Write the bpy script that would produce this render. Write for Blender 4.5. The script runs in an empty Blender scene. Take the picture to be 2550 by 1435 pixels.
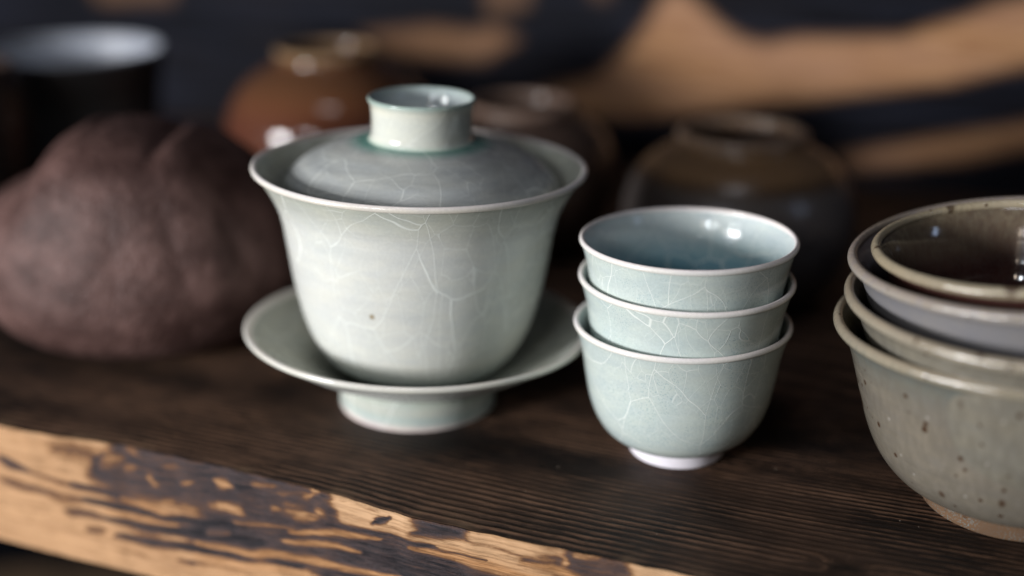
import bpy, math, random
import numpy as np
from mathutils import Matrix, Vector

# ------------------------------------------------------------------ scene, camera, light
U = 0.013                      # metres per modelling unit
scene = bpy.context.scene
COL = scene.collection
R = math.radians

cam_data = bpy.data.cameras.new('camera')
cam = bpy.data.objects.new('camera', cam_data)
COL.objects.link(cam)
PITCH = 0.3498
cam.matrix_world = (Matrix.Translation((0, 0, 14 * U)) @ Matrix.Rotation(math.pi / 2 - PITCH, 4, 'X')
                    @ Matrix.Rotation(-0.0054, 4, 'Z'))
cam_data.sensor_width = 36.0
cam_data.lens = 3168 / 2550 * 36
cam_data.clip_start = 0.01
cam_data.clip_end = 50
cam_data.dof.use_dof = True
cam_data.dof.focus_distance = 27.2 * U
cam_data.dof.aperture_fstop = 2.6
scene.camera = cam

world = bpy.data.worlds.new('World')
scene.world = world
world.use_nodes = True
wb = world.node_tree.nodes['Background']
wb.inputs['Color'].default_value = (0.70, 0.78, 1.0, 1)
wb.inputs['Strength'].default_value = 0.004

def window_lamp(name, az, el, dist, w, h, power, color):
    d = bpy.data.lights.new(name, 'AREA')
    d.shape = 'RECTANGLE'
    d.size, d.size_y, d.energy, d.color = w * U, h * U, power, color
    o = bpy.data.objects.new(name, d)
    COL.objects.link(o)
    v = Vector((-math.sin(R(az)) * math.cos(R(el)), -math.cos(R(az)) * math.cos(R(el)), math.sin(R(el))))
    o.location = (Vector((1, 29, 3)) + v * dist) * U
    o.rotation_euler = v.to_track_quat('Z', 'Y').to_euler()
    return o
window_lamp('window_lamp', 58, 8.5, 110, 30, 20, 31.0, (0.985, 0.985, 1.0))
window_lamp('window_lamp', 33, 22, 110, 5, 12, 1.7, (0.93, 0.96, 1.0))
window_lamp('window_lamp', 24, 21, 110, 5, 12, 1.7, (0.88, 0.93, 1.0))
window_lamp('window_lamp', 18, 20, 112, 2, 12, 0.5, (1.0, 0.82, 0.64))
window_lamp('ceiling_lamp', 14, 72, 110, 26, 14, 1.7, (0.93, 0.93, 1.0))
window_lamp('window_lamp', -62, 22, 120, 8, 18, 0.6, (0.55, 0.7, 1.0))

scene.view_settings.view_transform = 'Standard'
scene.view_settings.look = 'None'
scene.view_settings.gamma = 1
scene.view_settings.exposure = 0.0
scene.render.engine = 'CYCLES'
scene.cycles.use_denoising = True
scene.cycles.max_bounces = 6
scene.cycles.caustics_reflective = False
scene.cycles.caustics_refractive = False

# ------------------------------------------------------------------ helpers
def empty(name, loc, label, cat, group=None, rot=(0, 0, 0)):
    o = bpy.data.objects.new(name, None)
    COL.objects.link(o)
    o.empty_display_size = 0.01
    o.location = Vector(loc) * U
    o.rotation_euler = rot
    o['label'], o['category'] = label, cat
    if group: o['group'] = group
    return o

def mesh_obj(name, verts, faces, mat, parent=None, cols=None, attrs=None, smooth=True, mats=None, midx=None):
    me = bpy.data.meshes.new(name)
    v = np.asarray(verts, dtype=float) * U
    me.from_pydata(v.tolist(), [], faces)
    if cols is not None:
        a = me.color_attributes.new('Col', 'FLOAT_COLOR', 'POINT')
        c = np.ones((len(v), 4), dtype=np.float32); c[:, :3] = cols
        a.data.foreach_set('color', c.ravel())
    for k, arr in (attrs or {}).items():
        a = me.attributes.new(k, 'FLOAT', 'POINT')
        a.data.foreach_set('value', np.asarray(arr, dtype=np.float32))
    for m in (mats or [mat]): me.materials.append(m)
    if midx is not None: me.polygons.foreach_set('material_index', midx)
    if smooth: me.polygons.foreach_set('use_smooth', [True] * len(me.polygons))
    me.update()
    o = bpy.data.objects.new(name, me)
    COL.objects.link(o)
    if parent: o.parent = parent
    return o

def spline(pts, n=8):
    """Catmull-Rom through control points (r, z, red, green, blue); a repeated point makes a corner."""
    P = np.array(pts, dtype=float)
    P = np.vstack([2 * P[0] - P[1], P, 2 * P[-1] - P[-2]])
    out = []
    for i in range(1, len(P) - 2):
        p0, p1, p2, p3 = P[i - 1:i + 3]
        if np.allclose(p1[:2], p2[:2]): continue
        if np.allclose(p0[:2], p1[:2]): p0 = 2 * p1 - p2
        if np.allclose(p2[:2], p3[:2]): p3 = 2 * p2 - p1
        for t in np.linspace(0, 1, n, endpoint=False):
            out.append(0.5 * (2 * p1 + (p2 - p0) * t + (2 * p0 - 5 * p1 + 4 * p2 - p3) * t * t
                              + (3 * p1 - p0 - 3 * p2 + p3) * t ** 3))
    out.append(P[-2])
    out = np.array(out)
    out[:, 0] = np.maximum(out[:, 0], 0)
    out[:, 2:] = np.clip(out[:, 2:], 0, 1)
    return out

def lathe(name, pts, mat, parent, segs=144, n=8, wob=None, closed=False):
    """Turn a profile round the z axis; wob(x, y, z, phi) bends the finished points."""
    prof = spline(pts, n)
    m = len(prof)
    ph = np.linspace(0, 2 * math.pi, segs, endpoint=False)
    r, z = prof[:, 0][:, None], prof[:, 1][:, None]
    x, y = r * np.cos(ph)[None], r * np.sin(ph)[None]
    zz = np.repeat(z, segs, 1)
    if wob: x, y, zz = wob(x, y, zz, np.repeat(ph[None], m, 0))
    V = np.stack([x, y, zz], 2).reshape(-1, 3)
    C = np.repeat(prof[:, None, 2:5], segs, 1).reshape(-1, 3)
    F = []
    for i in range(m - 1 if not closed else m):
        a, b = i * segs, ((i + 1) % m) * segs
        for j in range(segs):
            k = (j + 1) % segs
            F.append((a + j, a + k, b + k, b + j))
    return mesh_obj(name, V, F, mat, parent, cols=C)

def bead(rc, zc, a, b, tilt, c_top, c_out, n=14):
    """Closed oval lip section: half-width a, half-height b, leaning outward by tilt."""
    L = []
    for i in range(n):
        t = 2 * math.pi * i / n
        u, w = a * math.cos(t), b * math.sin(t)
        f = min(1, max(0, 0.5 + 0.9 * math.sin(t)))
        L.append((rc + u * math.cos(tilt) - w * math.sin(tilt), zc + u * math.sin(tilt) + w * math.cos(tilt),
                  *[p * f + q * (1 - f) for p, q in zip(c_top, c_out)]))
    L.append(L[0])
    return L

def wobble(seed, amp=0.006, tx=0.0, ty=0.0, zr=1.0, oval=1.0):
    rg = random.Random(seed)
    p = [rg.uniform(0, 6.28) for _ in range(4)]
    def f(x, y, z, ph):
        k = 1 + amp * np.sin(2 * ph + p[0]) + amp * 0.5 * np.sin(3 * ph + p[1] + z * 0.2) + amp * .3 * np.sin(5 * ph + p[2])
        x, y = x * k, y * k * oval
        w = np.clip(z / zr, 0, 1.2)
        z = z + (-tx * x + ty * y) * w + amp * 0.6 * np.sin(2 * ph + p[3]) * w
        return x, y, z
    return f

# ------------------------------------------------------------------ node helpers
class NT:
    def __init__(self, name):
        self.m = bpy.data.materials.new(name)
        self.m.use_nodes = True
        self.t = self.m.node_tree
        self.b = self.t.nodes['Principled BSDF']
    def n(self, typ, **kw):
        nd = self.t.nodes.new(typ)
        for k, v in kw.items():
            if k in nd.bl_rna.properties: setattr(nd, k, v)
            else: self.put(nd.inputs[k.replace('_', ' ')], v)
        return nd
    def put(self, sock, v):
        if hasattr(v, 'is_linked'): self.t.links.new(v, sock)
        elif isinstance(v, (tuple, list)) and len(v) == 3 and sock.type == 'RGBA': sock.default_value = (*v, 1)
        else: sock.default_value = v
    def coord(self, scale=1 / U, stretch=(1, 1, 1), rand=0.0, uv=None):
        tc = self.n('ShaderNodeTexCoord')
        mp = self.n('ShaderNodeMapping')
        self.put(mp.inputs['Vector'], uv or tc.outputs['Object'])
        mp.inputs['Scale'].default_value = [scale * q for q in stretch]
        if rand:
            oi = self.n('ShaderNodeObjectInfo')
            ml = self.math('MULTIPLY', oi.outputs['Random'], rand)
            cx = self.n('ShaderNodeCombineXYZ')
            for i in range(3): self.put(cx.inputs[i], ml)
            self.put(mp.inputs['Location'], cx.outputs[0])
        return mp.outputs[0]
    def math(self, op, a, b=0.0, c=0.0, clamp=False):
        nd = self.n('ShaderNodeMath', operation=op)
        nd.use_clamp = clamp
        for i, v in enumerate((a, b, c)): self.put(nd.inputs[i], v)
        return nd.outputs[0]
    def noise(self, vec, scale, detail=3, rough=0.55, dist=0.0):
        nd = self.n('ShaderNodeTexNoise')
        self.put(nd.inputs['Vector'], vec)
        nd.inputs['Scale'].default_value = scale
        nd.inputs['Detail'].default_value = detail
        nd.inputs['Roughness'].default_value = rough
        nd.inputs['Distortion'].default_value = dist
        return nd
    def ramp(self, fac, lo, hi, a=0.0, b=1.0, smooth=True):
        nd = self.n('ShaderNodeMapRange')
        nd.interpolation_type = 'SMOOTHSTEP' if smooth else 'LINEAR'
        self.put(nd.inputs['Value'], fac)
        for k, v in (('From Min', lo), ('From Max', hi), ('To Min', a), ('To Max', b)): self.put(nd.inputs[k], v)
        return nd.outputs[0]
    def mix(self, fac, a, b, blend='MIX'):
        nd = self.n('ShaderNodeMix', data_type='RGBA', blend_type=blend)
        self.put(nd.inputs['Factor'], fac)
        for k, v in ((6, a), (7, b)): self.put(nd.inputs[k], v)
        return nd.outputs[2]
    def attr(self, name, out='Fac'):
        return self.n('ShaderNodeAttribute', attribute_name=name).outputs[out]
    def bump(self, h, strength, dist, normal=None):
        nd = self.n('ShaderNodeBump')
        self.put(nd.inputs['Height'], h)
        nd.inputs['Strength'].default_value = strength
        nd.inputs['Distance'].default_value = dist * U
        if normal: self.put(nd.inputs['Normal'], normal)
        return nd.outputs[0]
    def out(self, **kw):
        for k, v in kw.items(): self.put(self.b.inputs[k.replace('_', ' ')], v)
        return self.m

def glaze(name, mottle=0.16, tint=(0.36, 0.50, 0.50), pits=0.0, crackle=0.0, crack_col=(0.79, 0.82, 0.77), crack_scale=0.62,
          specks=0.0, speck_col=(0.05, 0.025, 0.012), streak=0.0, rough=0.16, rings=0.3, rand=40.0, rough_var=0.06, spec=0.5, dash=0.0, grooves=0.0, zs=0.62, bands=0.0, spot=None):
    g = NT(name)
    co = g.coord(rand=rand)
    base = g.attr('Col', 'Color')
    n1 = g.noise(co, 0.55, 4, 0.6).outputs[0]
    base = g.mix(g.ramp(n1, 0.42, 0.75, 0, mottle), base, tint)
    n2 = g.noise(g.coord(stretch=(1, 1, 3.0), rand=rand), 1.1, 3, 0.6).outputs[0]
    base = g.mix(g.ramp(n2, 0.3, 0.75, 0.0, min(1.0, mottle * 2.2)), base, (1.22, 1.17, 1.06), 'MULTIPLY')
    n3 = g.noise(co, 16, 2, 0.7).outputs[0]
    base = g.mix(g.ramp(n3, 0.35, 0.7, 0.09, 0.0), base, (0.1, 0.12, 0.12))
    height = g.math('MULTIPLY', n3, 0.12)
    if pits:
        vo = g.n('ShaderNodeTexVoronoi', feature='F1')
        g.put(vo.inputs['Vector'], co); vo.inputs['Scale'].default_value = 21
        msk = g.ramp(g.noise(co, 0.9, 3, 0.6).outputs[0], 0.38, 0.62)
        pt = g.math('MULTIPLY', g.ramp(vo.outputs['Distance'], 0.16, 0.36, 1, 0), msk)
        base = g.mix(g.math('MULTIPLY', pt, pits), base, (0.20, 0.33, 0.36))
        height = g.math('SUBTRACT', height, g.math('MULTIPLY', pt, 0.25))
    if streak:
        st = g.noise(g.coord(stretch=(7, 7, 0.9), rand=rand), 1.0, 4, 0.65).outputs[0]
        base = g.mix(g.ramp(st, 0.35, 0.68, streak, 0.0), base, tint)
    if crackle:
        cs = g.coord(stretch=(1, 1, zs), rand=rand)
        dn = g.noise(cs, 0.6, 2, 0.4)
        vm = g.n('ShaderNodeVectorMath', operation='MULTIPLY_ADD')
        g.put(vm.inputs[0], dn.outputs['Color']); vm.inputs[1].default_value = (1.05, 1.05, 1.05); g.put(vm.inputs[2], cs)
        tot = None
        for sc, wd, lo, hi, k in ((crack_scale * 0.8, 0.0095, 0.25, 0.48, 1.0), (crack_scale * 1.9, 0.0155, 0.38, 0.60, 0.75)):
            ve = g.n('ShaderNodeTexVoronoi', feature='DISTANCE_TO_EDGE')
            g.put(ve.inputs['Vector'], vm.outputs[0]); ve.inputs['Scale'].default_value = sc
            ln = g.ramp(ve.outputs['Distance'], wd * 0.25, wd, k, 0)
            mk = g.ramp(g.noise(cs, 0.45 if k == 1 else 0.6, 2, 0.5).outputs[0], lo, hi)
            ln = g.math('MULTIPLY', ln, mk)
            tot = ln if tot is None else g.math('MAXIMUM', tot, ln)
        base = g.mix(g.math('MULTIPLY', tot, crackle), base, crack_col)
        height = g.math('ADD', height, g.math('MULTIPLY', tot, 0.5))
    if specks:
        for sc, th, zs in ((1.4, 0.22, 0.5), (3.0, 0.22, 0.8), (0.9, 0.14, 0.5)):
            vo = g.n('ShaderNodeTexVoronoi', feature='F1')
            g.put(vo.inputs['Vector'], g.coord(stretch=(1, 1, zs), rand=rand)); vo.inputs['Scale'].default_value = sc
            sz = g.math('MULTIPLY', vo.outputs['Color'], th)
            d = g.math('SUBTRACT', vo.outputs['Distance'], sz)
            base = g.mix(g.math('MULTIPLY', g.ramp(d, -0.035, 0.045, 1, 0), specks), base, speck_col)
    if dash:
        dv = g.n('ShaderNodeTexVoronoi', feature='F1')
        g.put(dv.inputs['Vector'], g.coord(stretch=(1, 1, 0.8), rand=rand)); dv.inputs['Scale'].default_value = 1.9
        base = g.mix(g.math('MULTIPLY', g.ramp(dv.outputs['Distance'], 0.03, 0.08, 1, 0), dash), base, (0.75, 0.72, 0.66))
    rg = g.noise(g.coord(stretch=(0.12, 0.12, 1), rand=rand), 2.6, 3, 0.6).outputs[0]
    if bands: base = g.mix(g.ramp(rg, 0.38, 0.66, 0, bands), base, (0.70, 0.70, 0.71), 'MULTIPLY')
    if spot:
        vd = g.n('ShaderNodeVectorMath', operation='DISTANCE')
        g.put(vd.inputs[0], g.coord()); vd.inputs[1].default_value = spot[:3]
        base = g.mix(g.ramp(vd.outputs['Value'], spot[3] * 0.4, spot[3] * 1.3, 0.8, 0), base, (0.22, 0.15, 0.05))
    nb = g.bump(rg, rings, 0.05)
    if grooves: nb = g.bump(g.noise(g.coord(stretch=(13, 13, 1), rand=rand), 1.0, 2, 0.6).outputs[0], grooves, 0.03, nb)
    nb = g.bump(height, 0.35, 0.02, nb)
    rv = g.ramp(n1, 0.3, 0.7, rough - rough_var, rough + rough_var)
    return g.out(Base_Color=base, Roughness=rv, Normal=nb, Specular_IOR_Level=spec)

# ------------------------------------------------------------------ noise for meshes
def waves(seed, n, fmin, fmax):
    rg = np.random.RandomState(seed)
    K = [(rg.uniform(0, 6.28), rg.uniform(fmin, fmax), rg.uniform(0, 6.28)) for _ in range(n)]
    def f(a, b, sa=1.0, sb=1.0):
        out = 0
        for an, fr, p in K: out = out + np.sin(fr * (math.cos(an) * a * sa + math.sin(an) * b * sb) + p)
        return out / n
    return f

def seg_dist(x, y, pts, closed):
    """Distance from points to a polyline, and an inside mask when closed."""
    P = list(pts) + ([pts[0]] if closed else [])
    best = np.full(x.shape, 1e9)
    ins = np.zeros(x.shape, dtype=bool)
    for (ax, ay), (bx, by) in zip(P[:-1], P[1:]):
        dx, dy = bx - ax, by - ay
        t = np.clip(((x - ax) * dx + (y - ay) * dy) / (dx * dx + dy * dy + 1e-12), 0, 1)
        best = np.minimum(best, np.hypot(x - ax - t * dx, y - ay - t * dy))
        if closed and ay != by:
            ins ^= ((ay > y) != (by > y)) & (x < (bx - ax) * (y - ay) / (by - ay) + ax)
    return best, ins

def along(x, y, pts):
    """How far along an open polyline (0..1) each point lies."""
    (ax, ay), (bx, by) = pts[0], pts[-1]
    dx, dy = bx - ax, by - ay
    return np.clip(((x - ax) * dx + (y - ay) * dy) / (dx * dx + dy * dy + 1e-9), 0, 1)

def sstep(v, a, b):
    t = np.clip((v - a) / (b - a), 0, 1)
    return t * t * (3 - 2 * t)

# scorch marks traced on the boards, in board coordinates (along, height)
EDGE_PAINT = [[1,[[-19.72,0.28],[-18.75,0.41],[-16.03,0.27],[-16.15,-0.99],[-17.02,-1.1],[-18.32,-1.27],[-19.14,-1.35],[-19.84,-1.3],[-20.28,-1.06],[-20.59,-0.86],[-20.2,-0.53],[-19.95,-0.21]],0.134,0.78,0.92,0.5],[1,[[-17.24,0.29],[-15.58,0.27],[-13.75,0.13],[-13.77,-0.02],[-13.59,-0.31],[-13.58,-0.62],[-12.45,-0.55],[-11.52,-0.64],[-10.95,-0.74],[-10.61,-0.89],[-10.17,-1.35],[-13.0,-2.07],[-14.0,-2.17],[-15.01,-2.07],[-16.04,-2.02],[-16.83,-1.85],[-17.44,-1.53]],0.108,0.8,0.92,0.5],[0,[[-18.2,-1.97],[-17.37,-1.87],[-16.55,-1.78],[-15.75,-1.7]],0.247,1,0.85,0.5],[0,[[-18.26,-2.4],[-17.41,-2.3],[-16.33,-2.22],[-15.27,-2.11],[-14.5,-2.07]],0.104,1,0.85,0.5],[1,[[-12.71,-0.66],[-11.93,-0.86],[-11.01,-0.85],[-9.81,-0.93],[-8.94,-0.9],[-7.53,-0.85],[-7.52,-1.45],[-15.05,-3.48],[-13.56,-1.41]],0.07,0.85,0.95,0.5],[1,[[-8.01,0.11],[-6.66,0.09],[-6.69,-0.1],[-6.46,-0.33],[-6.19,-0.5],[-7.81,-0.92],[-8.37,-0.58],[-9.05,-0.5],[-9.0,-0.3]],0.066,0.8,0.8,0.5],[0,[[-23.42,-0.92],[-22.97,-1.04],[-22.48,-1.13]],0.121,1,0.75,0.5],[0,[[-22.49,-1.14],[-22.04,-1.22],[-21.27,-1.28]],0.09,1,0.5,0.5],[0,[[-21.27,-1.28],[-20.65,-1.3],[-20.01,-1.31],[-19.31,-1.37]],0.108,1,0.8,0.5],[0,[[-23.4,-1.57],[-22.67,-1.61],[-22.1,-1.63]],0.142,1,0.55,0.5],[0,[[-22.11,-1.64],[-21.41,-1.68],[-20.88,-1.64]],0.12,1,0.5,0.5],[0,[[-20.88,-1.64],[-20.36,-1.63],[-19.68,-1.64],[-18.86,-1.66],[-18.2,-1.64],[-17.38,-1.54],[-16.18,-1.33]],0.145,1,0.95,0.5],[0,[[-21.4,-2.07],[-20.76,-2.02],[-20.25,-2.07]],0.13,1,0.6,0.5],[0,[[-20.25,-2.07],[-19.58,-2.07],[-18.9,-2.04],[-18.07,-1.95],[-17.1,-1.83],[-16.21,-1.71]],0.135,1,0.9,0.5],[0,[[-20.83,-2.46],[-20.41,-2.42]],0.1,1,0.5,0.5],[0,[[-19.97,-2.48],[-19.12,-2.43],[-18.45,-2.4],[-17.47,-2.28],[-16.04,-2.18]],0.136,1,0.85,0.5],[0,[[-18.17,-2.76],[-17.19,-2.67],[-16.07,-2.55]],0.086,1,0.65,0.5],[0,[[-23.11,-2.21],[-22.12,-2.12]],0.102,1,0.12,0.5],[0,[[-20.54,-2.86],[-19.17,-2.85]],0.1,1,0.15,0.5],[1,[[-21.75,-0.15],[-21.08,-0.05],[-20.39,-0.21],[-20.22,-0.18],[-20.24,-0.78],[-20.49,-0.9],[-20.54,-0.54],[-21.21,-0.47],[-21.61,-0.37]],0.118,1,0.45,0.5],[0,[[-20.28,-0.25],[-20.34,-0.56],[-20.45,-0.83]],0.088,1,0.6,0.5],[0,[[-14.84,-1.19],[-13.43,-0.91],[-12.46,-0.75]],0.081,0,0.9,0.12],[0,[[-16.51,-1.32],[-14.8,-1.1]],0.056,0,0.55,0.1],[0,[[-15.09,-1.49],[-14.19,-1.34],[-13.57,-1.25],[-13.08,-1.23]],0.082,0,0.85,0.12],[0,[[-17.67,-2.14],[-17.4,-2.13],[-16.05,-2.04],[-14.99,-1.86],[-13.97,-1.79],[-12.99,-1.74],[-12.02,-1.6]],0.102,0,0.9,0.12],[0,[[-17.71,-2.47],[-17.44,-2.5],[-16.35,-2.41],[-15.55,-2.33],[-14.5,-2.2]],0.123,0,0.9,0.3],[0,[[-17.63,-2.77],[-16.64,-2.71],[-15.3,-2.53]],0.134,0,0.9,0.55],[0,[[-19.82,-1.39],[-19.0,-1.48],[-18.35,-1.52]],0.087,0,0.85,0.12],[0,[[-20.39,-1.83],[-19.04,-1.83],[-18.06,-1.81]],0.078,0,0.8,0.15],[0,[[-11.74,-0.75],[-10.85,-0.75],[-9.81,-0.75],[-8.82,-0.81],[-8.23,-0.84]],0.094,0,0.95,0.1],[0,[[-9.05,-0.5],[-8.37,-0.48],[-7.76,-0.57],[-7.26,-0.66]],0.083,0,0.95,0.1],[0,[[-19.98,-0.43],[-19.81,-0.39]],0.16,0,0.49500000000000005,0.45],[0,[[-19.37,-0.04],[-19.18,-0.09]],0.137,0,0.54,0.45],[0,[[-19.5,-0.57],[-19.27,-0.55]],0.085,0,0.54,0.45],[0,[[-18.76,-0.68],[-18.76,-0.77]],0.116,0,0.765,0.45],[0,[[-18.42,-0.3],[-18.06,-0.24]],0.083,0,0.36000000000000004,0.45],[0,[[-16.94,-0.35],[-16.76,-0.39],[-16.55,-0.4]],0.133,0,0.9,0.45],[0,[[-17.79,-0.62],[-17.63,-0.57]],0.073,0,0.63,0.45],[0,[[-18.47,-1.22],[-18.21,-1.17]],0.074,0,0.54,0.45],[0,[[-17.17,-1.02],[-16.39,-0.99]],0.103,0,0.5850000000000001,0.45],[0,[[-18.54,-1.47],[-18.14,-1.44]],0.106,0,0.63,0.45],[0,[[-16.87,-0.97],[-16.29,-0.97]],0.124,0,0.675,0.45],[0,[[-15.83,-0.25],[-15.26,-0.14]],0.07,0,0.54,0.45],[0,[[-14.23,-0.02],[-14.1,0.02]],0.069,0,0.7200000000000001,0.45],[0,[[-14.39,-0.2],[-14.31,-0.16]],0.079,0,0.7200000000000001,0.45],[0,[[-15.07,-0.3],[-14.48,-0.15]],0.07,0,0.405,0.45],[0,[[-15.0,-0.63],[-14.64,-0.64]],0.16,0,0.54,0.45],[0,[[-14.65,-0.74],[-14.3,-0.71]],0.11,0,0.675,0.45],[0,[[-14.14,-0.51],[-14.06,-0.51]],0.109,0,0.765,0.45],[0,[[-15.32,-0.71],[-15.27,-0.71]],0.091,0,0.675,0.45],[0,[[-17.14,-1.76],[-16.73,-1.7]],0.094,0,0.45,0.45],[0,[[-8.14,-0.04],[-8.12,-0.3]],0.082,0,0.765,0.45],[0,[[-7.82,-0.03],[-7.38,0.01]],0.054,0,0.63,0.45],[0,[[-8.77,-0.31],[-8.37,-0.33]],0.055,0,0.36000000000000004,0.45],[1,[[-13.75,0.04],[-13.49,0.09],[-11.84,0.11],[-10.81,0.06],[-10.71,-0.31],[-10.94,-0.47],[-11.51,-0.47],[-12.45,-0.49],[-13.55,-0.59],[-13.56,-0.35],[-13.7,-0.14]],0.044,0,1,0.9],[1,[[-11.98,-0.46],[-10.69,-0.34],[-10.21,0.02],[-9.22,-0.03],[-8.04,-0.01],[-8.21,-0.11],[-9.0,-0.3],[-9.17,-0.53],[-10.4,-0.46],[-11.92,-0.58]],0.042,0,0.9,0.85],[1,[[-6.65,0.09],[-5.95,0.14],[-4.43,0.12],[-3.91,-0.2],[-5.15,-0.52],[-6.54,-0.35],[-6.69,-0.1]],0.056,0,1,0.9],[0,[[-12.56,-0.39],[-12.44,-0.29],[-12.24,-0.15]],0.123,1,0.95,0.5],[1,[[-11.68,0.03],[-10.89,0.04],[-10.21,0.06],[-10.45,-0.18],[-10.84,-0.33],[-11.57,-0.39],[-11.54,-0.17]],0.052,1,0.85,0.5],[0,[[-13.91,-0.78],[-13.41,-0.71],[-12.93,-0.66],[-12.1,-0.57]],0.045,1,0.75,0.5],[0,[[-12.21,-0.59],[-11.86,-0.6],[-11.52,-0.64],[-11.06,-0.58]],0.061,1,0.8,0.5],[0,[[-11.37,-0.64],[-10.91,-0.67],[-10.46,-0.63],[-9.81,-0.62]],0.034,1,0.6,0.5],[0,[[-10.45,-0.22],[-9.51,-0.25],[-9.05,-0.32]],0.034,1,0.35,0.5]]
WALL_PAINT = [[[[-15.66,7.16],[-15.07,7.51],[-14.45,7.05],[-13.65,6.44],[-12.43,5.63],[-11.42,5.46],[-9.81,5.84],[-8.22,5.88],[-5.92,6.11],[-4.48,6.68],[-3.09,7.28],[-1.58,7.73],[0.54,8.4],[2.79,9.2],[3.16,6.8],[0.87,6.01],[-1.41,5.26],[-4.24,4.44],[-7.26,3.86],[-9.95,3.32],[-12.95,2.75],[-15.56,2.19],[-17.19,1.99],[-19.05,1.96],[-20.38,2.12],[-21.54,2.58],[-20.2,3.12],[-18.89,3.48],[-17.53,4.53],[-16.49,5.87]],1],[[[-8.15,1.13],[-5.5,1.81],[-3.27,2.45],[-0.99,3.05],[1.73,3.81],[3.56,4.19],[3.7,3.3],[1.33,2.7],[-0.87,2.08],[-3.16,1.44],[-5.42,0.99],[-7.46,0.62]],0.85],[[[-30.25,4.84],[-26.88,5.37],[-24.86,5.27],[-23.28,5.5],[-22.31,5.02],[-23.89,4.04],[-27.13,3.92],[-29.0,4.17]],0.6],[[[-24.22,7.72],[-21.36,7.84],[-21.92,6.44],[-23.66,5.92]],0.3],[[[-19.33,7.91],[-17.71,7.98],[-18.04,6.88],[-18.76,6.93]],0.25],[[[-46.52,6.86],[-40.26,7.1],[-40.9,5.81],[-45.43,5.54]],0.3]]

# ------------------------------------------------------------------ the setting: shelf board, back board, board below
EV = np.array([0.9167, -0.39957602]); NV = np.array([0.39957602, 0.9167])
D_FRONT, D_BACK, THICK = 21.244, 52.0, 3.42

def grid_axis(lo, a, b, hi, fine, coarse):
    L = list(np.arange(lo, a, coarse)) + list(np.arange(a, b, fine)) + list(np.arange(b, hi + coarse, coarse))
    return np.array(L)

def grid_faces(nr, nc, off=0):
    i, j = np.meshgrid(np.arange(nr - 1), np.arange(nc - 1), indexing='ij')
    a = off + i * nc + j
    return np.stack([a, a + 1, a + nc + 1, a + nc], 2).reshape(-1, 4).tolist()

def edge_off(s):
    k = [(-60, 0.0), (-30, -0.15), (-23.1, -0.167), (-21.7, -0.10), (-19.6, 0.19), (-16.6, 0.20), (-13.7, 0.10), (-11.8, -0.12),
         (-9.0, -0.09), (-7.3, -0.02), (-5.6, 0.016), (0, 0.0), (40, 0.0)]
    v = np.interp(s, [q[0] for q in k], [q[1] for q in k])
    return v + 0.012 * np.sin(s * 5.1) + 0.010 * np.sin(s * 8.3 + 1)

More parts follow.
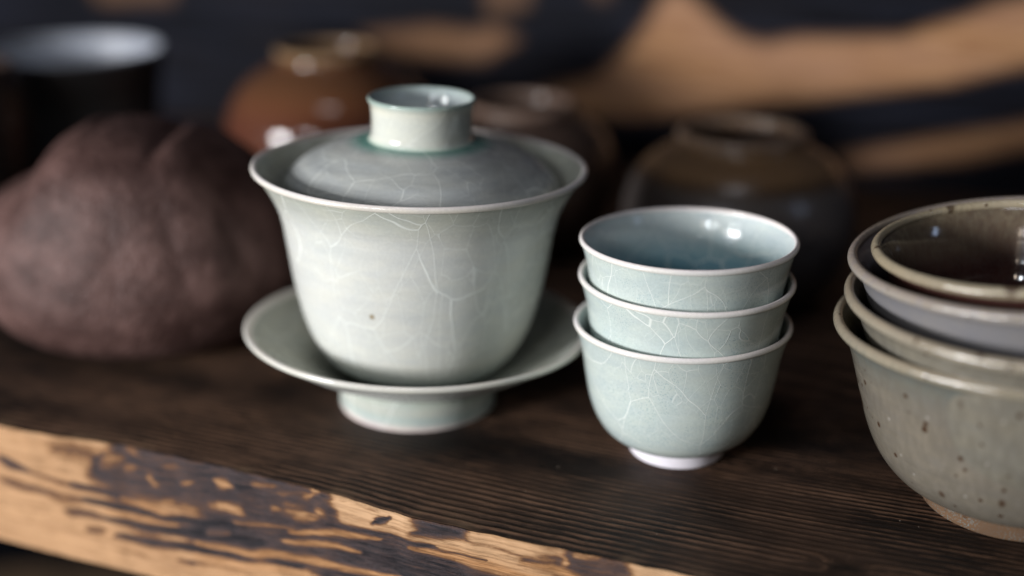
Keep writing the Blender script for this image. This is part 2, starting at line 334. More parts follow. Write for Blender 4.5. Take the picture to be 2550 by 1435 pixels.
def shelf_board():
    s = grid_axis(-48, -24, -3, 30, 0.055, 0.5)
    ns = len(s)
    # top sheet: rows run back from the front edge
    dn = np.concatenate([np.arange(0.07, 9.5, 0.035), np.arange(9.5, D_BACK - D_FRONT + 0.2, 0.16)])
    sc_ = s[::3] if False else s
    st = grid_axis(-48, -24, 12, 30, 0.22, 0.8)
    S2, N2 = np.meshgrid(st, dn)
    w1, w2, w3 = waves(3, 9, 0.1, 0.5), waves(5, 12, 0.5, 1.6), waves(8, 12, 0.3, 1.0)
    nn = N2 - 0.055 * np.log1p(np.exp(np.clip(S2 + 9, -30, 30))) + 0.35 * w1(S2, N2, 0.8, 1.0) + 0.05 * w2(S2, N2, 0.5, 1.5)
    # a knot in the board near its front edge
    ks, kn = -2.65, 1.55
    kd = np.hypot((S2 - ks) * 0.5, (N2 - kn))
    nn = nn + 0.5 * np.exp(-(kd / 0.28) ** 2) * np.sign(N2 - kn)
    pitch = 0.20
    phase = nn / pitch + 4.5 * waves(12, 12, 0.25, 1.4)(S2 * 0.06, nn) + 0.35 * waves(13, 14, 1.0, 4.0)(S2 * 0.35, nn)
    saw = phase - np.floor(phase)
    ring = np.where(saw < 0.72, sstep(saw, 0.0, 0.72), 1 - sstep(saw, 0.72, 1.0))
    vary = 0.45 + 1.1 * waves(14, 14, 1.0, 5.0)(S2 * 0.12, nn) + 0.5 * w2(S2 * 0.3, nn)
    ring = ring * np.clip(vary + 0.35, 0.25, 1)
    z = 0.030 * (ring - 0.6) + 0.02 * w1(S2, N2)
    fade = sstep(N2, 0.05, 0.35)
    z = z * fade - 0.07 * (1 - sstep(N2, 0.05, 0.30)) * 0.35
    E = edge_off(S2)
    nd = D_FRONT + N2 + E * np.exp(-N2 / 1.5)
    V1 = np.stack([S2 * EV[0] + nd * NV[0], S2 * EV[1] + nd * NV[1], z], 2).reshape(-1, 3)
    top = mesh_obj('shelf_board', V1, grid_faces(*S2.shape), top_wood(), attrs={
        'ring': ring.ravel(), 'gs': S2.ravel(), 'gn': nn.ravel(), 'edge': np.exp(-N2 / 0.25).ravel(),
        'knot': np.exp(-(kd / 0.16) ** 2).ravel()})
    top['kind'] = 'structure'
    top['label'] = 'dark stained wooden shelf board with raised grain and a scorched pale front edge'
    # front face with its rolled upper corner
    zz = np.concatenate([np.linspace(0.0, 0.07, 5)[:-1], np.arange(0.07, THICK, 0.04), [THICK]])
    S3, Z3 = np.meshgrid(s, -zz)
    rr = np.where(-Z3 < 0.07, 0.07 - np.sqrt(np.maximum(0, 0.07 ** 2 - (0.07 + Z3) ** 2)), 0.0)
    b = np.clip(0.5 + 0.8 * waves(21, 10, 0.2, 2.2)(S3, Z3, 0.25, 2.0), 0, 1) * sstep(np.abs(S3 + 13.5), 10.2, 12)
    tone = np.full(b.shape, 0.62)
    wx = 0.30 * waves(31, 14, 6, 22)(S3 * 0.12, Z3) + 0.08 * waves(37, 10, 4, 12)(S3, Z3); wy = 0.07 * waves(33, 14, 2, 9)(S3 * 0.6, Z3)
    wv = waves(39, 12, 1, 5)(S3, Z3) * 1.5
    for kind, pts, wd, tgt, k, tn in EDGE_PAINT:
        d, ins = seg_dist(S3 + wx, Z3 + wy, pts, kind == 1)
        if kind == 1: m = sstep(np.where(ins, d, -d), -2.6 * wd - 0.03, 2.2 * wd + 0.03)
        else:
            if len(pts) > 2: wd = wd * (0.45 + 0.55 * np.sin(math.pi * along(S3, Z3, pts)) ** 0.6) * (1 + 0.35 * wv)
            m = 1 - sstep(d, 0.0, wd * 1.9)
        m = m * k
        b = b * (1 - m) + tgt * m
        if tgt == 0: tone = tone * (1 - m) + tn * m
    rise = np.interp(S3, [-26, -22, -19, -15, -12, -9, 0], [0.12, 0.0, 0.0, 0.34, 0.55, 0.50, 0.1])
    gw = Z3 - rise * np.clip(-Z3 / 1.4, 0.25, 1) + 0.05 * waves(43, 10, 0.3, 1.2)(S3, Z3)
    E3 = edge_off(S3) * np.exp(Z3 / 2.5)
    nd = D_FRONT + E3 + rr + 0.03 * b * sstep(-Z3, 0.1, 0.3) + 0.012 * waves(41, 12, 1, 8)(S3, Z3, 0.3, 1.6)
    zf = Z3 - 0.035
    V2 = np.stack([S3 * EV[0] + nd * NV[0], S3 * EV[1] + nd * NV[1], zf], 2).reshape(-1, 3)
    f = mesh_obj('front_edge', V2, [q[::-1] for q in grid_faces(*S3.shape)], edge_wood(), top,
                 attrs={'char': b.ravel(), 'tone': tone.ravel(), 'gs': S3.ravel(), 'gn': gw.ravel()})
    f['label'] = 'pale front edge of the board with blackened scorch streaks'
    # underside
    q = []
    for n_ in (D_FRONT + 0.02, D_BACK):
        for s_ in (-48, 30): q.append((s_ * EV[0] + n_ * NV[0], s_ * EV[1] + n_ * NV[1], -THICK - 0.03))
    mesh_obj('underside', q, [(0, 2, 3, 1)], plain_wood('underside_wood', (0.03, 0.02, 0.015)), top, smooth=False)
    return top

def plain_wood(name, colr):
    g = NT(name)
    n = g.noise(g.coord(stretch=(0.4, 3, 3)), 1.0, 4).outputs[0]
    return g.out(Base_Color=g.mix(g.ramp(n, 0.3, 0.7), tuple(q * 0.4 for q in colr), tuple(q * 1.5 for q in colr)), Roughness=0.7)

def gvec(g, sx, sy):
    c = g.n('ShaderNodeCombineXYZ')
    g.put(c.inputs[0], g.math('MULTIPLY', g.attr('gs'), sx))
    g.put(c.inputs[1], g.math('MULTIPLY', g.attr('gn'), sy))
    return c.outputs[0]

def top_wood():
    g = NT('dark_stained_wood')
    ring = g.attr('ring')
    n1 = g.noise(gvec(g, 0.35, 2.2), 1.0, 4, 0.6).outputs[0]
    n2 = g.noise(gvec(g, 5, 34), 1.0, 3, 0.7).outputs[0]
    n3 = g.noise(gvec(g, 0.22, 0.22), 1.0, 3, 0.6).outputs[0]
    fib = g.noise(gvec(g, 26, 60), 1.0, 2, 0.7).outputs[0]
    mid = g.noise(gvec(g, 1.1, 8), 1.0, 4, 0.65).outputs[0]
    r = g.math('ADD', g.math('MULTIPLY', ring, 0.70), g.math('MULTIPLY', g.math('SUBTRACT', n2, 0.5), 0.8))
    r = g.math('ADD', r, g.math('MULTIPLY', g.math('SUBTRACT', mid, 0.5), 1.1))
    base = g.mix(g.ramp(r, 0.12, 0.85), (0.006, 0.004, 0.0035), (0.165, 0.090, 0.055))
    base = g.mix(g.ramp(n1, 0.40, 0.72, 0.0, 0.5), base, (0.013, 0.009, 0.008))
    base = g.mix(g.ramp(n3, 0.42, 0.68, 0.0, 0.35), base, (0.11, 0.062, 0.040))
    base = g.mix(g.ramp(fib, 0.58, 0.76, 0.0, 0.6), base, (0.19, 0.125, 0.085))
    base = g.mix(g.attr('knot'), base, (0.006, 0.004, 0.003))
    ed = g.math('MULTIPLY', g.attr('edge'), g.ramp(g.noise(gvec(g, 0.7, 0.4), 1.0, 3).outputs[0], 0.5, 0.62))
    base = g.mix(g.math('MULTIPLY', ed, 0.6), base, (0.17, 0.11, 0.065))
    vo = g.n('ShaderNodeTexVoronoi', feature='F1')
    g.put(vo.inputs['Vector'], gvec(g, 2.2, 2.2)); vo.inputs['Scale'].default_value = 1.0
    dust = g.ramp(g.math('SUBTRACT', vo.outputs['Distance'], g.math('MULTIPLY', vo.outputs['Color'], 0.045)), -0.005, 0.012, 1, 0)
    base = g.mix(g.math('MULTIPLY', dust, 0.7), base, (0.42, 0.34, 0.27))
    nb = g.bump(g.math('ADD', g.math('MULTIPLY', n2, 0.6), g.math('MULTIPLY', fib, 0.5)), 0.7, 0.02)
    return g.out(Base_Color=base, Roughness=g.ramp(n2, 0.3, 0.7, 0.50, 0.68), Normal=nb, Specular_IOR_Level=0.2)

def cramp(g, fac, stops):
    nd = g.n('ShaderNodeValToRGB')
    e = nd.color_ramp.elements
    while len(e) < len(stops): e.new(0.5)
    for el, (p, c) in zip(e, stops): el.position, el.color = p, (*c, 1)
    g.put(nd.inputs[0], fac)
    return nd.outputs[0]

def edge_wood():
    g = NT('scorched_edge_wood')
    n1 = g.noise(gvec(g, 0.9, 13), 1.0, 4, 0.65).outputs[0]
    n2 = g.noise(gvec(g, 5, 60), 1.0, 3, 0.7).outputs[0]
    n3 = g.noise(gvec(g, 1.7, 9), 1.0, 5, 0.68).outputs[0]
    n4 = g.noise(gvec(g, 26, 60), 1.0, 2, 0.7).outputs[0]
    n5 = g.noise(gvec(g, 0.22, 4.6), 1.0, 3, 0.55).outputs[0]
    line = g.ramp(g.noise(gvec(g, 0.35, 22), 1.0, 3, 0.6).outputs[0], 0.50, 0.66)
    tan = g.mix(g.attr('tone'), (0.42, 0.195, 0.070), (0.56, 0.345, 0.19))
    tan = g.mix(g.ramp(n5, 0.50, 0.70, 0.0, 0.5), tan, (0.33, 0.165, 0.070))
    tan = g.mix(g.ramp(n2, 0.4, 0.75, 0.0, 0.35), tan, (0.55, 0.37, 0.22))
    tan = g.mix(g.math('MULTIPLY', line, g.ramp(g.attr('tone'), 0.1, 0.9, 0.65, 0.22)), tan, (0.21, 0.095, 0.038))
    ch = g.math('ADD', g.attr('char'), g.math('MULTIPLY', g.math('SUBTRACT', n3, 0.5), 0.85))
    ch = g.math('ADD', ch, g.math('MULTIPLY', g.math('SUBTRACT', n1, 0.5), 0.8))
    ch = g.math('ADD', ch, g.math('MULTIPLY', g.math('SUBTRACT', n2, 0.5), 0.55))
    burnt = cramp(g, ch, [(0.0, (0.34, 0.17, 0.07)), (0.30, (0.22, 0.098, 0.040)), (0.50, (0.115, 0.062, 0.042)), (0.72, (0.060, 0.041, 0.040)), (0.88, (0.022, 0.018, 0.020)), (1.0, (0.007, 0.007, 0.009))])
    burnt = g.mix(g.math('MULTIPLY', g.ramp(n4, 0.54, 0.72), g.ramp(ch, 0.5, 0.8, 0, 0.6)), burnt, (0.16, 0.15, 0.19))
    chm = g.ramp(ch, 0.02, 0.45)
    base = g.mix(chm, tan, burnt)
    h = g.math('ADD', g.math('MULTIPLY', n2, 0.6), g.math('MULTIPLY', g.math('MULTIPLY', n4, chm), 1.2))
    h = g.math('SUBTRACT', h, g.math('MULTIPLY', line, 0.5))
    nb = g.bump(h, 0.8, 0.035)
    return g.out(Base_Color=base, Roughness=g.ramp(ch, 0.2, 0.9, 0.58, 0.45), Normal=nb, Specular_IOR_Level=0.28)

shelf_board()

def back_board():
    s = grid_axis(-80, -54, 2, 30, 0.16, 1.0)
    z = np.concatenate([np.arange(-0.2, 10, 0.12), np.arange(10, 40, 0.8)])
    S, Z = np.meshgrid(s, z)
    b = np.clip(waves(51, 10, 0.15, 0.8)(S, Z, 0.35, 1.0) * 1.6 - 0.45, 0, 1) * sstep(Z, 10, 12)
    wx = 0.25 * waves(61, 10, 0.8, 3)(S, Z); wy = 0.06 * waves(63, 10, 0.8, 4)(S, Z)
    for pts, k in WALL_PAINT:
        d, ins = seg_dist(S + wx, Z + wy, pts, True)
        b = np.maximum(b, k * sstep(np.where(ins, d, -d), -0.42, 0.42))
    nd = D_BACK + 0.06 * b + 0.05 * waves(71, 12, 0.3, 2)(S, Z, 0.2, 1.5)
    V = np.stack([S * EV[0] + nd * NV[0], S * EV[1] + nd * NV[1], Z], 2).reshape(-1, 3)
    g = NT('scorched_back_wood')
    n1 = g.noise(gvec(g, 0.5, 5), 1.0, 4, 0.6).outputs[0]
    n2 = g.noise(gvec(g, 0.12, 0.5), 1.0, 3, 0.6).outputs[0]
    n3 = g.noise(gvec(g, 2.5, 22), 1.0, 3, 0.7).outputs[0]
    tan = g.mix(g.ramp(n1, 0.3, 0.7), (0.27, 0.132, 0.062), (0.42, 0.235, 0.122))
    n4 = g.noise(gvec(g, 0.10, 2.2), 1.0, 3, 0.55).outputs[0]
    tan = g.mix(g.ramp(n4, 0.50, 0.66, 0, 0.55), tan, (0.20, 0.095, 0.045))
    tan = g.mix(g.ramp(n2, 0.42, 0.62, 0, 0.5), tan, (0.33, 0.185, 0.12))
    blk = g.mix(g.ramp(n1, 0.3, 0.7), (0.002, 0.0022, 0.004), (0.0055, 0.006, 0.010))
    blk = g.mix(g.ramp(n4, 0.47, 0.66, 0, 0.8), blk, (0.014, 0.016, 0.027))  # bluish sheen on the black, painted in as streaks of colour
    blk = g.mix(g.ramp(n2, 0.45, 0.7, 0, 0.5), blk, (0.009, 0.007, 0.008))
    m = g.ramp(g.math('ADD', g.attr('tan'), g.math('MULTIPLY', g.math('SUBTRACT', n3, 0.5), 0.3)), 0.05, 0.95, smooth=False)
    o = mesh_obj('back_board', V, grid_faces(*S.shape), g.out(Base_Color=g.mix(m, blk, tan), Roughness=0.62,
                 Specular_IOR_Level=0.07, Normal=g.bump(n3, 0.5, 0.05)), attrs={'tan': b.ravel(), 'gs': S.ravel(), 'gn': Z.ravel()})
    o['kind'] = 'structure'
    o['label'] = 'blackened wooden back board with bands of bare tan grain'
back_board()

lv = [(-60, 5, -24), (60, 5, -24), (60, 60, -24), (-60, 60, -24), (-60, 5, -26), (60, 5, -26), (60, 60, -26), (-60, 60, -26)]
lo = mesh_obj('lower_board', lv, [(0, 1, 2, 3), (7, 6, 5, 4), (0, 4, 5, 1), (1, 5, 6, 2), (2, 6, 7, 3), (3, 7, 4, 0)],
              plain_wood('lower_board_wood', (0.09, 0.055, 0.03)), smooth=False)
lo['kind'] = 'structure'
lo['label'] = 'dark brown board lying below the shelf'

# ------------------------------------------------------------------ glazes
CEL = (0.595, 0.608, 0.578)      # celadon
CEL2 = (0.492, 0.556, 0.535)     # the bluer celadon of the cups
PALE = (0.80, 0.75, 0.74)        # thin glaze on the lips
gaiwan_glaze = glaze('gaiwan_celadon', mottle=0.2, tint=(0.44, 0.52, 0.50), crackle=0.8, crack_scale=0.95, rough=0.26, rings=0.35, zs=0.40, bands=0.12, spot=(-0.90, -2.83, 2.5, 0.075))
lid_glaze = glaze('lid_celadon', mottle=0.25, tint=(0.33, 0.35, 0.35), crackle=0.5, crack_scale=0.75, rough=0.30, rings=0.9, bands=0.7)
cup_glaze = glaze('cup_celadon', mottle=0.22, tint=(0.40, 0.54, 0.56), pits=0.6, crackle=0.66, crack_scale=1.15, rough=0.13, rings=0.25)
lip_glaze = glaze('lip_glaze', mottle=0.22, tint=(0.56, 0.54, 0.48), rough=0.17, rings=0.12, specks=0.0)
bisque = glaze('white_bisque', mottle=0.08, tint=(0.7, 0.68, 0.72), rough=0.6, rings=0.2, spec=0.25)

def foot_pts(r_top, r_bot, h, th, c, cb=None):
    cb = cb or c
    return [(r_top - th * 0.2, h, *c), (r_top, h - 0.02, *c), (r_top, h - 0.02, *c), ((r_top + r_bot) / 2, h * 0.5, *c), (r_bot + 0.01, 0.05, *cb),
            (r_bot - 0.04, 0.0, *cb), (r_bot - th + 0.04, 0.0, *cb), (r_bot - th, 0.06, *cb), (r_bot - th - 0.03, h, *c)]

# ------------------------------------------------------------------ gaiwan: saucer, bowl, lid (the set leans a little to the right)
LEAN = 0.034
GX, GY = -2.45, 29.95
def lean_at(dx, z):            # a spot on the leaning axis of the set
    return (GX + dx + LEAN * z, GY, z - 0.055)
ROT = (0, LEAN, 0)

sa = empty('saucer', lean_at(0, 0), 'grey green celadon footed saucer under the lidded bowl', 'saucer', rot=ROT)
wS = wobble(1, 0.004, oval=0.925)
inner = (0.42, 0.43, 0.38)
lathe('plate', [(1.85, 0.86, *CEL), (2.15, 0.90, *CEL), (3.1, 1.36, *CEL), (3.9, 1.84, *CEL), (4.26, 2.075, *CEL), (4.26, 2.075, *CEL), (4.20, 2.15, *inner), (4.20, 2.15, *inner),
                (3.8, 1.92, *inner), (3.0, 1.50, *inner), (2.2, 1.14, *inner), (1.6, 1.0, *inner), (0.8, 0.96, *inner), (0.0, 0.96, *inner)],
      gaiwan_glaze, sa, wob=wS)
lathe('lip', bead(4.22, 2.115, 0.125, 0.082, 0.6, (0.70, 0.66, 0.62), (0.62, 0.62, 0.56)), lip_glaze, sa, n=2, wob=wS, segs=180)
lathe('foot_ring', [(1.9, 0.93, 0.36, 0.40, 0.34), (1.98, 0.88, 0.36, 0.40, 0.34), (2.0, 0.72, 0.42, 0.46, 0.41), (2.0, 0.52, 0.46, 0.48, 0.43), (1.985, 0.30, 0.40, 0.47, 0.45), (1.985, 0.18, 0.50, 0.50, 0.47), (1.98, 0.09, 0.66, 0.57, 0.55),
                    (1.94, 0.0, 0.62, 0.54, 0.52), (1.75, 0.0, 0.62, 0.54, 0.52), (1.70, 0.05, 0.7, 0.66, 0.62), (1.6, 0.86, *CEL)], gaiwan_glaze, sa, wob=wS)

bo = empty('lidded_bowl', lean_at(0.03, 0.95), 'large celadon tea bowl with flared rim standing on the saucer', 'bowl', rot=ROT)
wB = wobble(2, 0.003, oval=0.955)
cb = (0.50, 0.52, 0.45)
Z0 = 0.95
bowl_out = [(1.25, 0.95), (1.25, 1.0), (1.62, 1.03), (2.02, 1.22), (2.36, 1.52), (2.64, 1.95), (2.85, 2.45), (3.00, 3.0), (3.11, 3.5), (3.19, 4.0), (3.26, 4.45), (3.34, 4.95),
            (3.44, 5.32), (3.62, 5.70), (3.83, 6.05), (4.00, 6.28)]
bowl_in = [(3.93, 6.30), (3.72, 6.02), (3.50, 5.68), (3.32, 5.32), (3.2, 4.95), (3.0, 4.0), (2.8, 3.0), (2.3, 1.9), (1.4, 1.35), (0, 1.25)]
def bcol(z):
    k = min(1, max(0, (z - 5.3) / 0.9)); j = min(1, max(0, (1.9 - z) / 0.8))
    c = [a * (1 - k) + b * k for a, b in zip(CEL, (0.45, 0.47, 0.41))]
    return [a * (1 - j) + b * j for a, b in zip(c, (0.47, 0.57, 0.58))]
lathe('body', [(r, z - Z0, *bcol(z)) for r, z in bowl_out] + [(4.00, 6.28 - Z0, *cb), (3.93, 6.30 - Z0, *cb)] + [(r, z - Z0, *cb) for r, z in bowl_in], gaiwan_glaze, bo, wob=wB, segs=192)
lathe('lip', bead(3.985, 6.30 - Z0, 0.068, 0.078, 0.5, PALE, (0.60, 0.57, 0.51)), lip_glaze, bo, n=2, wob=wB, segs=192)

li = empty('bowl_lid', lean_at(0.06, 5.45), 'domed grey celadon lid with hollow ring knob sitting inside the bowl rim', 'lid', rot=ROT)
Z1 = 5.45
dm = (0.40, 0.42, 0.415); teal = (0.15, 0.31, 0.28)
lathe('dome', [(0.0, 5.45, *dm), (2.6, 5.42, *dm), (3.30, 5.42, *dm), (3.37, 5.48, *dm), (3.39, 5.62, *dm), (3.34, 5.85, *dm), (3.14, 6.17, *dm), (2.75, 6.48, *dm), (2.25, 6.72, *dm), (1.75, 6.87, *dm),
               (1.52, 6.915, 0.30, 0.40, 0.38), (1.36, 6.935, *teal), (1.22, 6.95, *teal), (0.9, 6.95, *teal), (0, 6.95, *dm)][::1] and
      [(r, z - Z1, *c) for r, z, c in ((0.0, 5.45, dm), (2.6, 5.42, dm), (3.28, 5.42, dm), (3.37, 5.49, dm), (3.39, 5.62, dm), (3.34, 5.85, dm), (3.14, 6.17, dm), (2.75, 6.48, dm), (2.25, 6.72, dm),
       (1.85, 6.85, dm), (1.62, 6.905, (0.27, 0.37, 0.35)), (1.44, 6.94, (0.13, 0.28, 0.24)), (1.22, 6.97, teal), (0.9, 6.98, teal), (0.0, 6.98, dm))], lid_glaze, li, segs=192, wob=wobble(3, 0.002, oval=0.955))
kc = (0.56, 0.575, 0.525)
lathe('knob', [(r, z - Z1, *c) for r, z, c in ((1.34, 6.93, teal), (1.27, 6.975, (0.45, 0.55, 0.48)), (1.22, 7.06, kc), (1.20, 7.2, kc), (1.195, 7.4, kc), (1.205, 7.6, kc), (1.225, 7.78, (0.60, 0.60, 0.52)), (1.275, 7.88, (0.50, 0.54, 0.48)),
       (1.29, 7.945, (0.30, 0.39, 0.35)), (1.25, 7.985, (0.36, 0.43, 0.40)), (1.19, 7.95, (0.38, 0.46, 0.45)), (1.12, 7.80, (0.46, 0.52, 0.53)), (1.06, 7.55, (0.46, 0.52, 0.54)), (0.98, 7.3, (0.44, 0.5, 0.52)), (0.7, 7.15, (0.4, 0.47, 0.5)), (0.0, 7.12, (0.4, 0.47, 0.5)))],
      glaze('knob_glaze', mottle=0.2, tint=(0.45, 0.50, 0.46), rough=0.10, rings=0.3, crackle=0.2, crack_scale=0.6), li, segs=128)

# ------------------------------------------------------------------ three stacked cups
CX, CY = 3.90, 27.19
def make_cup():
    c = empty('tea_cup', (CX, CY, 0), 'lowest celadon cup of the three, showing its white foot ring', 'cup', 'stacked celadon tea cups')
    w = wobble(11, 0.005, oval=0.97)
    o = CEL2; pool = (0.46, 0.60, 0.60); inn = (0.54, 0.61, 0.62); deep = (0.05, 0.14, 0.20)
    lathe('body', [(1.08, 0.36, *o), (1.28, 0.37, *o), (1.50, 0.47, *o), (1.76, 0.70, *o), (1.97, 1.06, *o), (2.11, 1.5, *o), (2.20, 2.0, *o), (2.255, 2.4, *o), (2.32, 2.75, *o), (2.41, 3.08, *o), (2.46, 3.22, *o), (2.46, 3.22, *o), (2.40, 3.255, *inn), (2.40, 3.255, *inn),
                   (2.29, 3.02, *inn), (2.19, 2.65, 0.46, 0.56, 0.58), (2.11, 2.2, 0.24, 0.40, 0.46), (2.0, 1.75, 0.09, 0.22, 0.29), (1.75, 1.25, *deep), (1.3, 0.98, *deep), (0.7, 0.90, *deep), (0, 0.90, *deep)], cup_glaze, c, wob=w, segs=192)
    lathe('lip', bead(2.437, 3.255, 0.058, 0.068, 0.45, (0.82, 0.76, 0.755), (0.66, 0.65, 0.61)), lip_glaze, c, n=2, wob=w, segs=192)
    f = (0.80, 0.76, 0.82)
    lathe('foot_ring', foot_pts(1.17, 1.11, 0.385, 0.22, f), bisque, c, segs=128)
    return c
def dup(root, loc, rot, label):
    r = root.copy(); COL.objects.link(r)
    r.location = Vector(loc) * U; r.rotation_euler = rot; r['label'] = label
    for ch in root.children:
        k = ch.copy(); COL.objects.link(k); k.parent = r
    return r
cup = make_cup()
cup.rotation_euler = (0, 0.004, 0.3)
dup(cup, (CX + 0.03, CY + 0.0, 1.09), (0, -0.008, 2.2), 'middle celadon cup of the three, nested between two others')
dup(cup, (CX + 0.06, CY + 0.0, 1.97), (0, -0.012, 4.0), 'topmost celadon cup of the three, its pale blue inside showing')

# ------------------------------------------------------------------ four stacked stoneware bowls at the right
grey_glaze = glaze('speckled_grey_glaze', mottle=0.35, tint=(0.125, 0.11, 0.085), specks=0.97, streak=0.5, rough=0.15, rings=0.5, dash=0.25)
rim_glaze = glaze('speckled_rim_glaze', mottle=0.30, tint=(0.30, 0.25, 0.18), specks=0.8, streak=0.5, rough=0.14, rings=0.15, grooves=0.6)
blue_glaze = glaze('blue_grey_glaze', mottle=0.3, tint=(0.17, 0.172, 0.19), streak=0.3, rough=0.2, rings=0.4)
brown_glaze = glaze('iron_brown_glaze', mottle=0.3, tint=(0.05, 0.025, 0.02), streak=0.45, rough=0.10, rings=0.10)
clay = glaze('coarse_clay', mottle=0.4, tint=(0.13, 0.075, 0.045), pits=0.6, rough=0.7, rings=0.8, spec=0.3, specks=0.6, dash=0.6)

def bowl(loc, R_, H_, tx, ty, seed, label, gl, oc, ic, lc, foot=1.98, scale=None, lip_m=None, rz=0.0):
    b = empty('stoneware_bowl', loc, label, 'bowl', 'stacked stoneware bowls')
    k, h = R_ / 4.04, H_ / 4.32
    w = wobble(seed, 0.010, tx, ty, H_)
    O = [(1.90, 0.36), (2.12, 0.45), (2.52, 0.72), (2.88, 1.18), (3.14, 1.75), (3.33, 2.4), (3.49, 3.0), (3.63, 3.5), (3.76, 3.86), (3.90, 4.08)]
    I = [(3.86, 4.16), (3.68, 3.92), (3.50, 3.5), (3.36, 3.0), (3.20, 2.4), (3.0, 1.75), (2.6, 1.1), (1.7, 0.75), (0, 0.68)]
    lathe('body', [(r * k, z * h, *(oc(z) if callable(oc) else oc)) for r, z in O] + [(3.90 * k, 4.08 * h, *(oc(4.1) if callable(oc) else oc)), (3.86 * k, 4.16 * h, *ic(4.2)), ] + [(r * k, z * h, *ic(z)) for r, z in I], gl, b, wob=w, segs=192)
    lathe('lip', bead(3.92 * k, 4.17 * h, 0.10, 0.118, 0.5, *lc), lip_m or rim_glaze, b, n=2, wob=w, segs=192)
    fr = foot * k
    lathe('foot_ring', foot_pts(fr, fr - 0.12, 0.42, 0.3, (0.125, 0.072, 0.040)), clay, b, segs=128)
    return b
def d_out(z):
    k = min(1, max(0, (z - 3.3) / 0.6))
    return tuple(a * (1 - k) + b * k for a, b in zip((0.170, 0.150, 0.124), (0.122, 0.136, 0.126)))
flat = lambda c: (lambda z: c)
bowl((10.89, 24.68, 0), 4.04, 4.32, -0.038, -0.02, 21, 'lowest and largest speckled grey green bowl of the stack, on a bare clay foot', grey_glaze, d_out,
     flat((0.14, 0.125, 0.09)), ((0.26, 0.22, 0.165), (0.19, 0.175, 0.135)))
bowl((11.06, 24.46, 0.66), 4.16, 4.32, -0.040, -0.02, 22, 'second bowl from the bottom of the stack, grey with a brown speckled lip', grey_glaze, (0.18, 0.168, 0.14),
     flat((0.10, 0.085, 0.07)), ((0.27, 0.225, 0.17), (0.22, 0.20, 0.16)))
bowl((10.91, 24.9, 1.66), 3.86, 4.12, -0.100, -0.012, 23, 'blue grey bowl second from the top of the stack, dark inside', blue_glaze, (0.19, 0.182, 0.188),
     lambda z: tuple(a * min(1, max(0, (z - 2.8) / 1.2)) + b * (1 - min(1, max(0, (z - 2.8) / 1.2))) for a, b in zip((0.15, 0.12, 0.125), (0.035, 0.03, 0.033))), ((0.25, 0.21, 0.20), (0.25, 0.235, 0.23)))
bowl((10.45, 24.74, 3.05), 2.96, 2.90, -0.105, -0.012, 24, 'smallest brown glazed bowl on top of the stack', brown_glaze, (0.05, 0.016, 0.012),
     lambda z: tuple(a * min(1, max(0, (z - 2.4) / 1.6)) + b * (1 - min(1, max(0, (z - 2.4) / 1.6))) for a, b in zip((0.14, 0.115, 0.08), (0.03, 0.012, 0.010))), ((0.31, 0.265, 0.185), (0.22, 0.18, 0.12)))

# ------------------------------------------------------------------ pots at the back
def jar(name, loc, prof, gl, label, mouth, cat='jar', group='dark jars at the back of the shelf'):
    j = empty(name, loc, label, cat, group)
    w = wobble(sum(map(ord, label)) % 97, 0.008)
    lathe('body', prof, gl, j, wob=w, segs=96)
    lathe('mouth_rim', mouth, gl, j, wob=w, segs=96, n=3)
    return j
amber = glaze('amber_glaze', mottle=0.35, tint=(0.10, 0.04, 0.02), streak=0.3, rough=0.10, rings=0.25, rand=0)
dull = glaze('dull_brown_glaze', mottle=0.3, tint=(0.06, 0.04, 0.03), streak=0.2, rough=0.3, rings=0.6, rand=0)
gold, red, dk = (0.085, 0.036, 0.015), (0.075, 0.021, 0.012), (0.05, 0.022, 0.015)
def mouth_bead(r, z, c): return bead(r, z, 0.16, 0.16, 0.2, c, c)
jar('squat_jar', (-6.6, 46, 0), [(2.5, 0, *dk), (3.3, 1.0, *dk), (3.75, 2.4, *red), (3.85, 3.4, *red), (3.72, 4.2, *red), (3.35, 4.9, *(0.10, 0.036, 0.015)), (2.7, 5.55, *gold), (2.1, 5.9, *gold), (1.85, 6.05, *gold), (1.80, 6.35, *gold), (1.80, 6.35, *gold),
                       (1.62, 6.35, *gold), (1.62, 6.0, *dk), (2.0, 5.3, *dk), (0, 5.0, *dk)], amber, 'shiny red brown jar with amber shoulder behind the lidded bowl', mouth_bead(1.74, 6.36, (0.24, 0.16, 0.09)))
bk = (0.055, 0.032, 0.024)
jar('squat_jar', (0.35, 43, 0), [(2.2, 0, *bk), (3.0, 1.2, *bk), (3.3, 2.4, *bk), (3.2, 3.4, *bk), (2.8, 4.1, *bk), (2.2, 4.55, *bk), (1.85, 4.7, *bk), (1.8, 4.95, *bk), (1.8, 4.95, *bk), (1.6, 4.95, *bk), (1.6, 4.6, *bk), (2.0, 4.0, *bk), (0, 3.8, *bk)],
    dull, 'dark brown jar half hidden between the lidded bowl and the cups', mouth_bead(1.72, 4.96, (0.20, 0.13, 0.10)))
og, gb = (0.19, 0.110, 0.055), (0.105, 0.090, 0.088)
jar('squat_jar', (7.04, 38, 0), [(2.4, 0, *bk), (3.1, 0.8, *bk), (3.48, 1.7, 0.08, 0.07, 0.07), (3.55, 2.6, *gb), (3.44, 3.3, *gb), (3.25, 3.78, 0.10, 0.085, 0.08), (3.05, 4.08, *(0.085, 0.05, 0.028)), (2.8, 4.33, *og), (2.5, 4.53, *og), (2.2, 4.68, *og), (1.98, 4.82, *og), (1.92, 5.05, *og), (1.92, 5.05, *og),
                       (1.72, 5.05, *og), (1.70, 4.8, *bk), (2.0, 4.2, *bk), (0, 4.0, *bk)], dull, 'brown shouldered jar with grey blue belly behind the cups', mouth_bead(1.84, 5.08, (0.24, 0.16, 0.11)))
dd = (0.014, 0.010, 0.009)
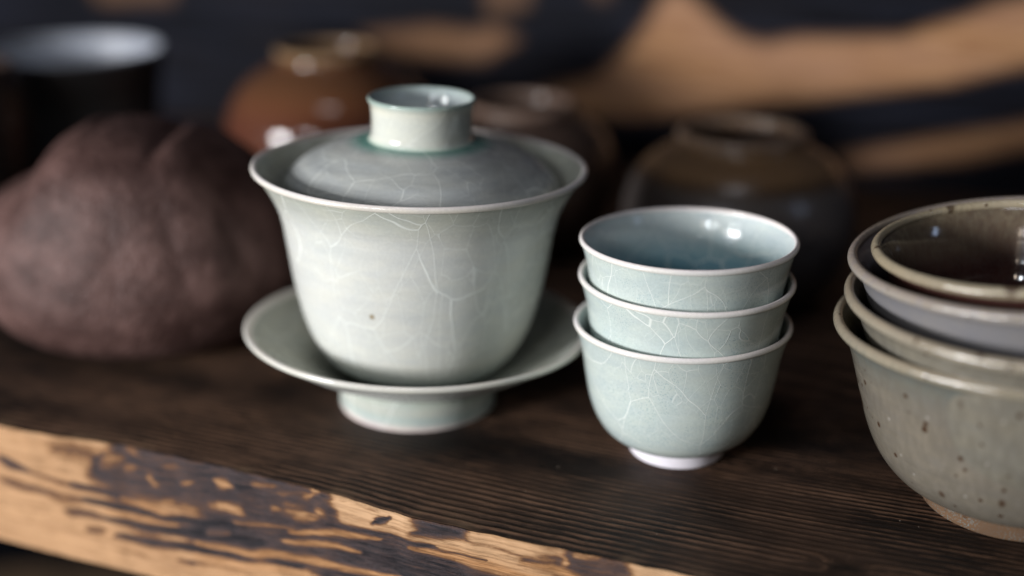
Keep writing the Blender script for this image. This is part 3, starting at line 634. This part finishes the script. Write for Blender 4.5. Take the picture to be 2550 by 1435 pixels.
jar('dark_pot', (-18.6, 42, 0), [(1.6, 0, *dd), (2.2, 2, *dd), (2.45, 4.5, *dd), (2.3, 6.0, *dd), (2.1, 6.4, *dd), (2.1, 6.4, *dd), (1.9, 6.4, *dd), (1.9, 5.5, *dd), (0, 5.2, *dd)],
    dull, 'nearly black pot cut off by the left edge of the photo', mouth_bead(2.0, 6.45, (0.03, 0.015, 0.012)), 'pot', None)

matt = glaze('matt_dark_glaze', mottle=0.2, tint=(0.03, 0.03, 0.03), rough=0.45, rings=0.5, rand=0, spec=0.3)
tb = empty('tall_bowl', (-16.7, 48, 0), 'dark pot with pale blue grey glazed inside, at back left', 'bowl')
wt = wobble(77, 0.01)
pl = (0.40, 0.43, 0.50); db = (0.030, 0.026, 0.024)
lathe('body', [(2.2, 0, *db), (2.6, 0.6, *db), (3.0, 2.0, *(0.035, 0.035, 0.036)), (3.2, 3.6, *(0.05, 0.05, 0.05)), (3.4, 5.0, *db), (3.58, 6.0, *(0.05, 0.045, 0.045)), (3.58, 6.0, *db), (3.42, 6.05, *pl), (3.42, 6.05, *pl), (3.25, 5.0, *pl), (3.1, 4.0, *pl), (2.6, 2.5, *pl), (0, 2.2, *pl)],
      matt, tb, wob=wt, segs=96)
lathe('mouth_rim', bead(3.51, 6.06, 0.12, 0.12, 0.3, (0.30, 0.32, 0.37), (0.06, 0.05, 0.05)), matt, tb, wob=wt, segs=96, n=2)

def folded_vessel():
    nu, nv = 260, 170
    ph = np.linspace(0, 2 * math.pi, nu, endpoint=False)
    th = np.linspace(0.0, math.pi, nv)
    PH, TH = np.meshgrid(ph, th)
    k = np.where(TH < math.pi / 2, np.sin(TH) ** 0.62, np.sin(TH) ** 0.42)
    x, y, z = np.cos(PH) * k, np.sin(PH) * k, np.cos(TH)
    a, b, c = waves(91, 12, 1.0, 2.6), waves(93, 14, 4, 10), waves(95, 12, 2.0, 4.5)
    # slanting wrinkles: sharp valleys between soft, uneven ridges
    lean = x * 3.0 + 0.7 * z
    w1 = 1 - np.abs(np.sin(2.1 * lean + 1.6 * a(x * 2, z * 2) + 0.8)) ** 0.5
    w2 = 1 - np.abs(np.sin(3.3 * lean - 2.2 * z + 2.5 * a(x * 2 + 4, z * 2))) ** 0.6
    msk = np.clip(0.5 + 1.2 * c(x, z * 1.2 + y), 0, 1)
    amp = np.sin(TH) ** 0.7
    r = 1 - (0.010 * w1 * msk + 0.026 * w2 * (1 - msk)) * amp + 0.055 * a(x * 1.6 + 2, z * 1.6 + y) * amp + 0.045 * c(x * 1.5 + 1, z * 1.1 - y) * amp + 0.022 * b(x * 1.2 + y, z * 0.8)
    X, Y = x * r * 4.8, y * r * 3.9
    # the upper outline: low shoulder at the left, a broad crown, a notch and a second knob
    top = np.interp(X, [-6, -4.4, -3.2, -2.85, -2.4, -2.0, -1.4, -0.4, 0.3, 1.0, 1.6, 2.1, 2.6, 3.3, 4.2, 5], [2.3, 2.35, 2.42, 2.5, 2.95, 3.32, 3.55, 3.62, 3.60, 3.55, 3.52, 3.42, 3.2, 2.9, 2.4, 1.9])
    notch = 0.22 * np.exp(-((X - 1.05) / 0.22) ** 2) - 0.10 * np.exp(-((X + 1.2) / 0.25) ** 2) + 0.16 * np.exp(-((X + 2.5) / 0.2) ** 2)
    top = top - notch * np.clip(z, 0, 1) ** 9
    Z = np.where(z > 0, np.abs(z) ** 0.85 * top * (1 + 0.03 * a(x * 3, y * 3)), z * 2.55)
    Z = Z + 2.62 - 0.02 * w1 * msk * np.clip(z, 0, 1) + 0.10 * b(x * 1.3, y * 0.4) * np.clip(z, 0, 1)
    V = np.stack([X, Y, np.maximum(Z, 0.0)], 2).reshape(-1, 3)
    F = []
    for i in range(nv - 1):
        for j in range(nu):
            q = (j + 1) % nu
            F.append((i * nu + j, (i + 1) * nu + j, (i + 1) * nu + q, i * nu + q))
    g = NT('brown_clay')
    co = g.coord()
    n1 = g.noise(co, 0.9, 5, 0.65).outputs[0]; n2 = g.noise(co, 5, 3, 0.7).outputs[0]
    base = g.mix(g.ramp(n1, 0.35, 0.68), (0.052, 0.025, 0.021), (0.125, 0.069, 0.060))
    m = g.out(Base_Color=base, Roughness=0.58, Specular_IOR_Level=0.3, Normal=g.bump(n2, 0.8, 0.10))
    o = mesh_obj('folded_vessel', V, F, m)
    o.location = Vector((-10.5, 34.7, 0)) * U
    o['label'] = 'lumpy matte brown clay vessel with deep folds, left of the saucer'
    o['category'] = 'vessel'
    return o
folded_vessel()
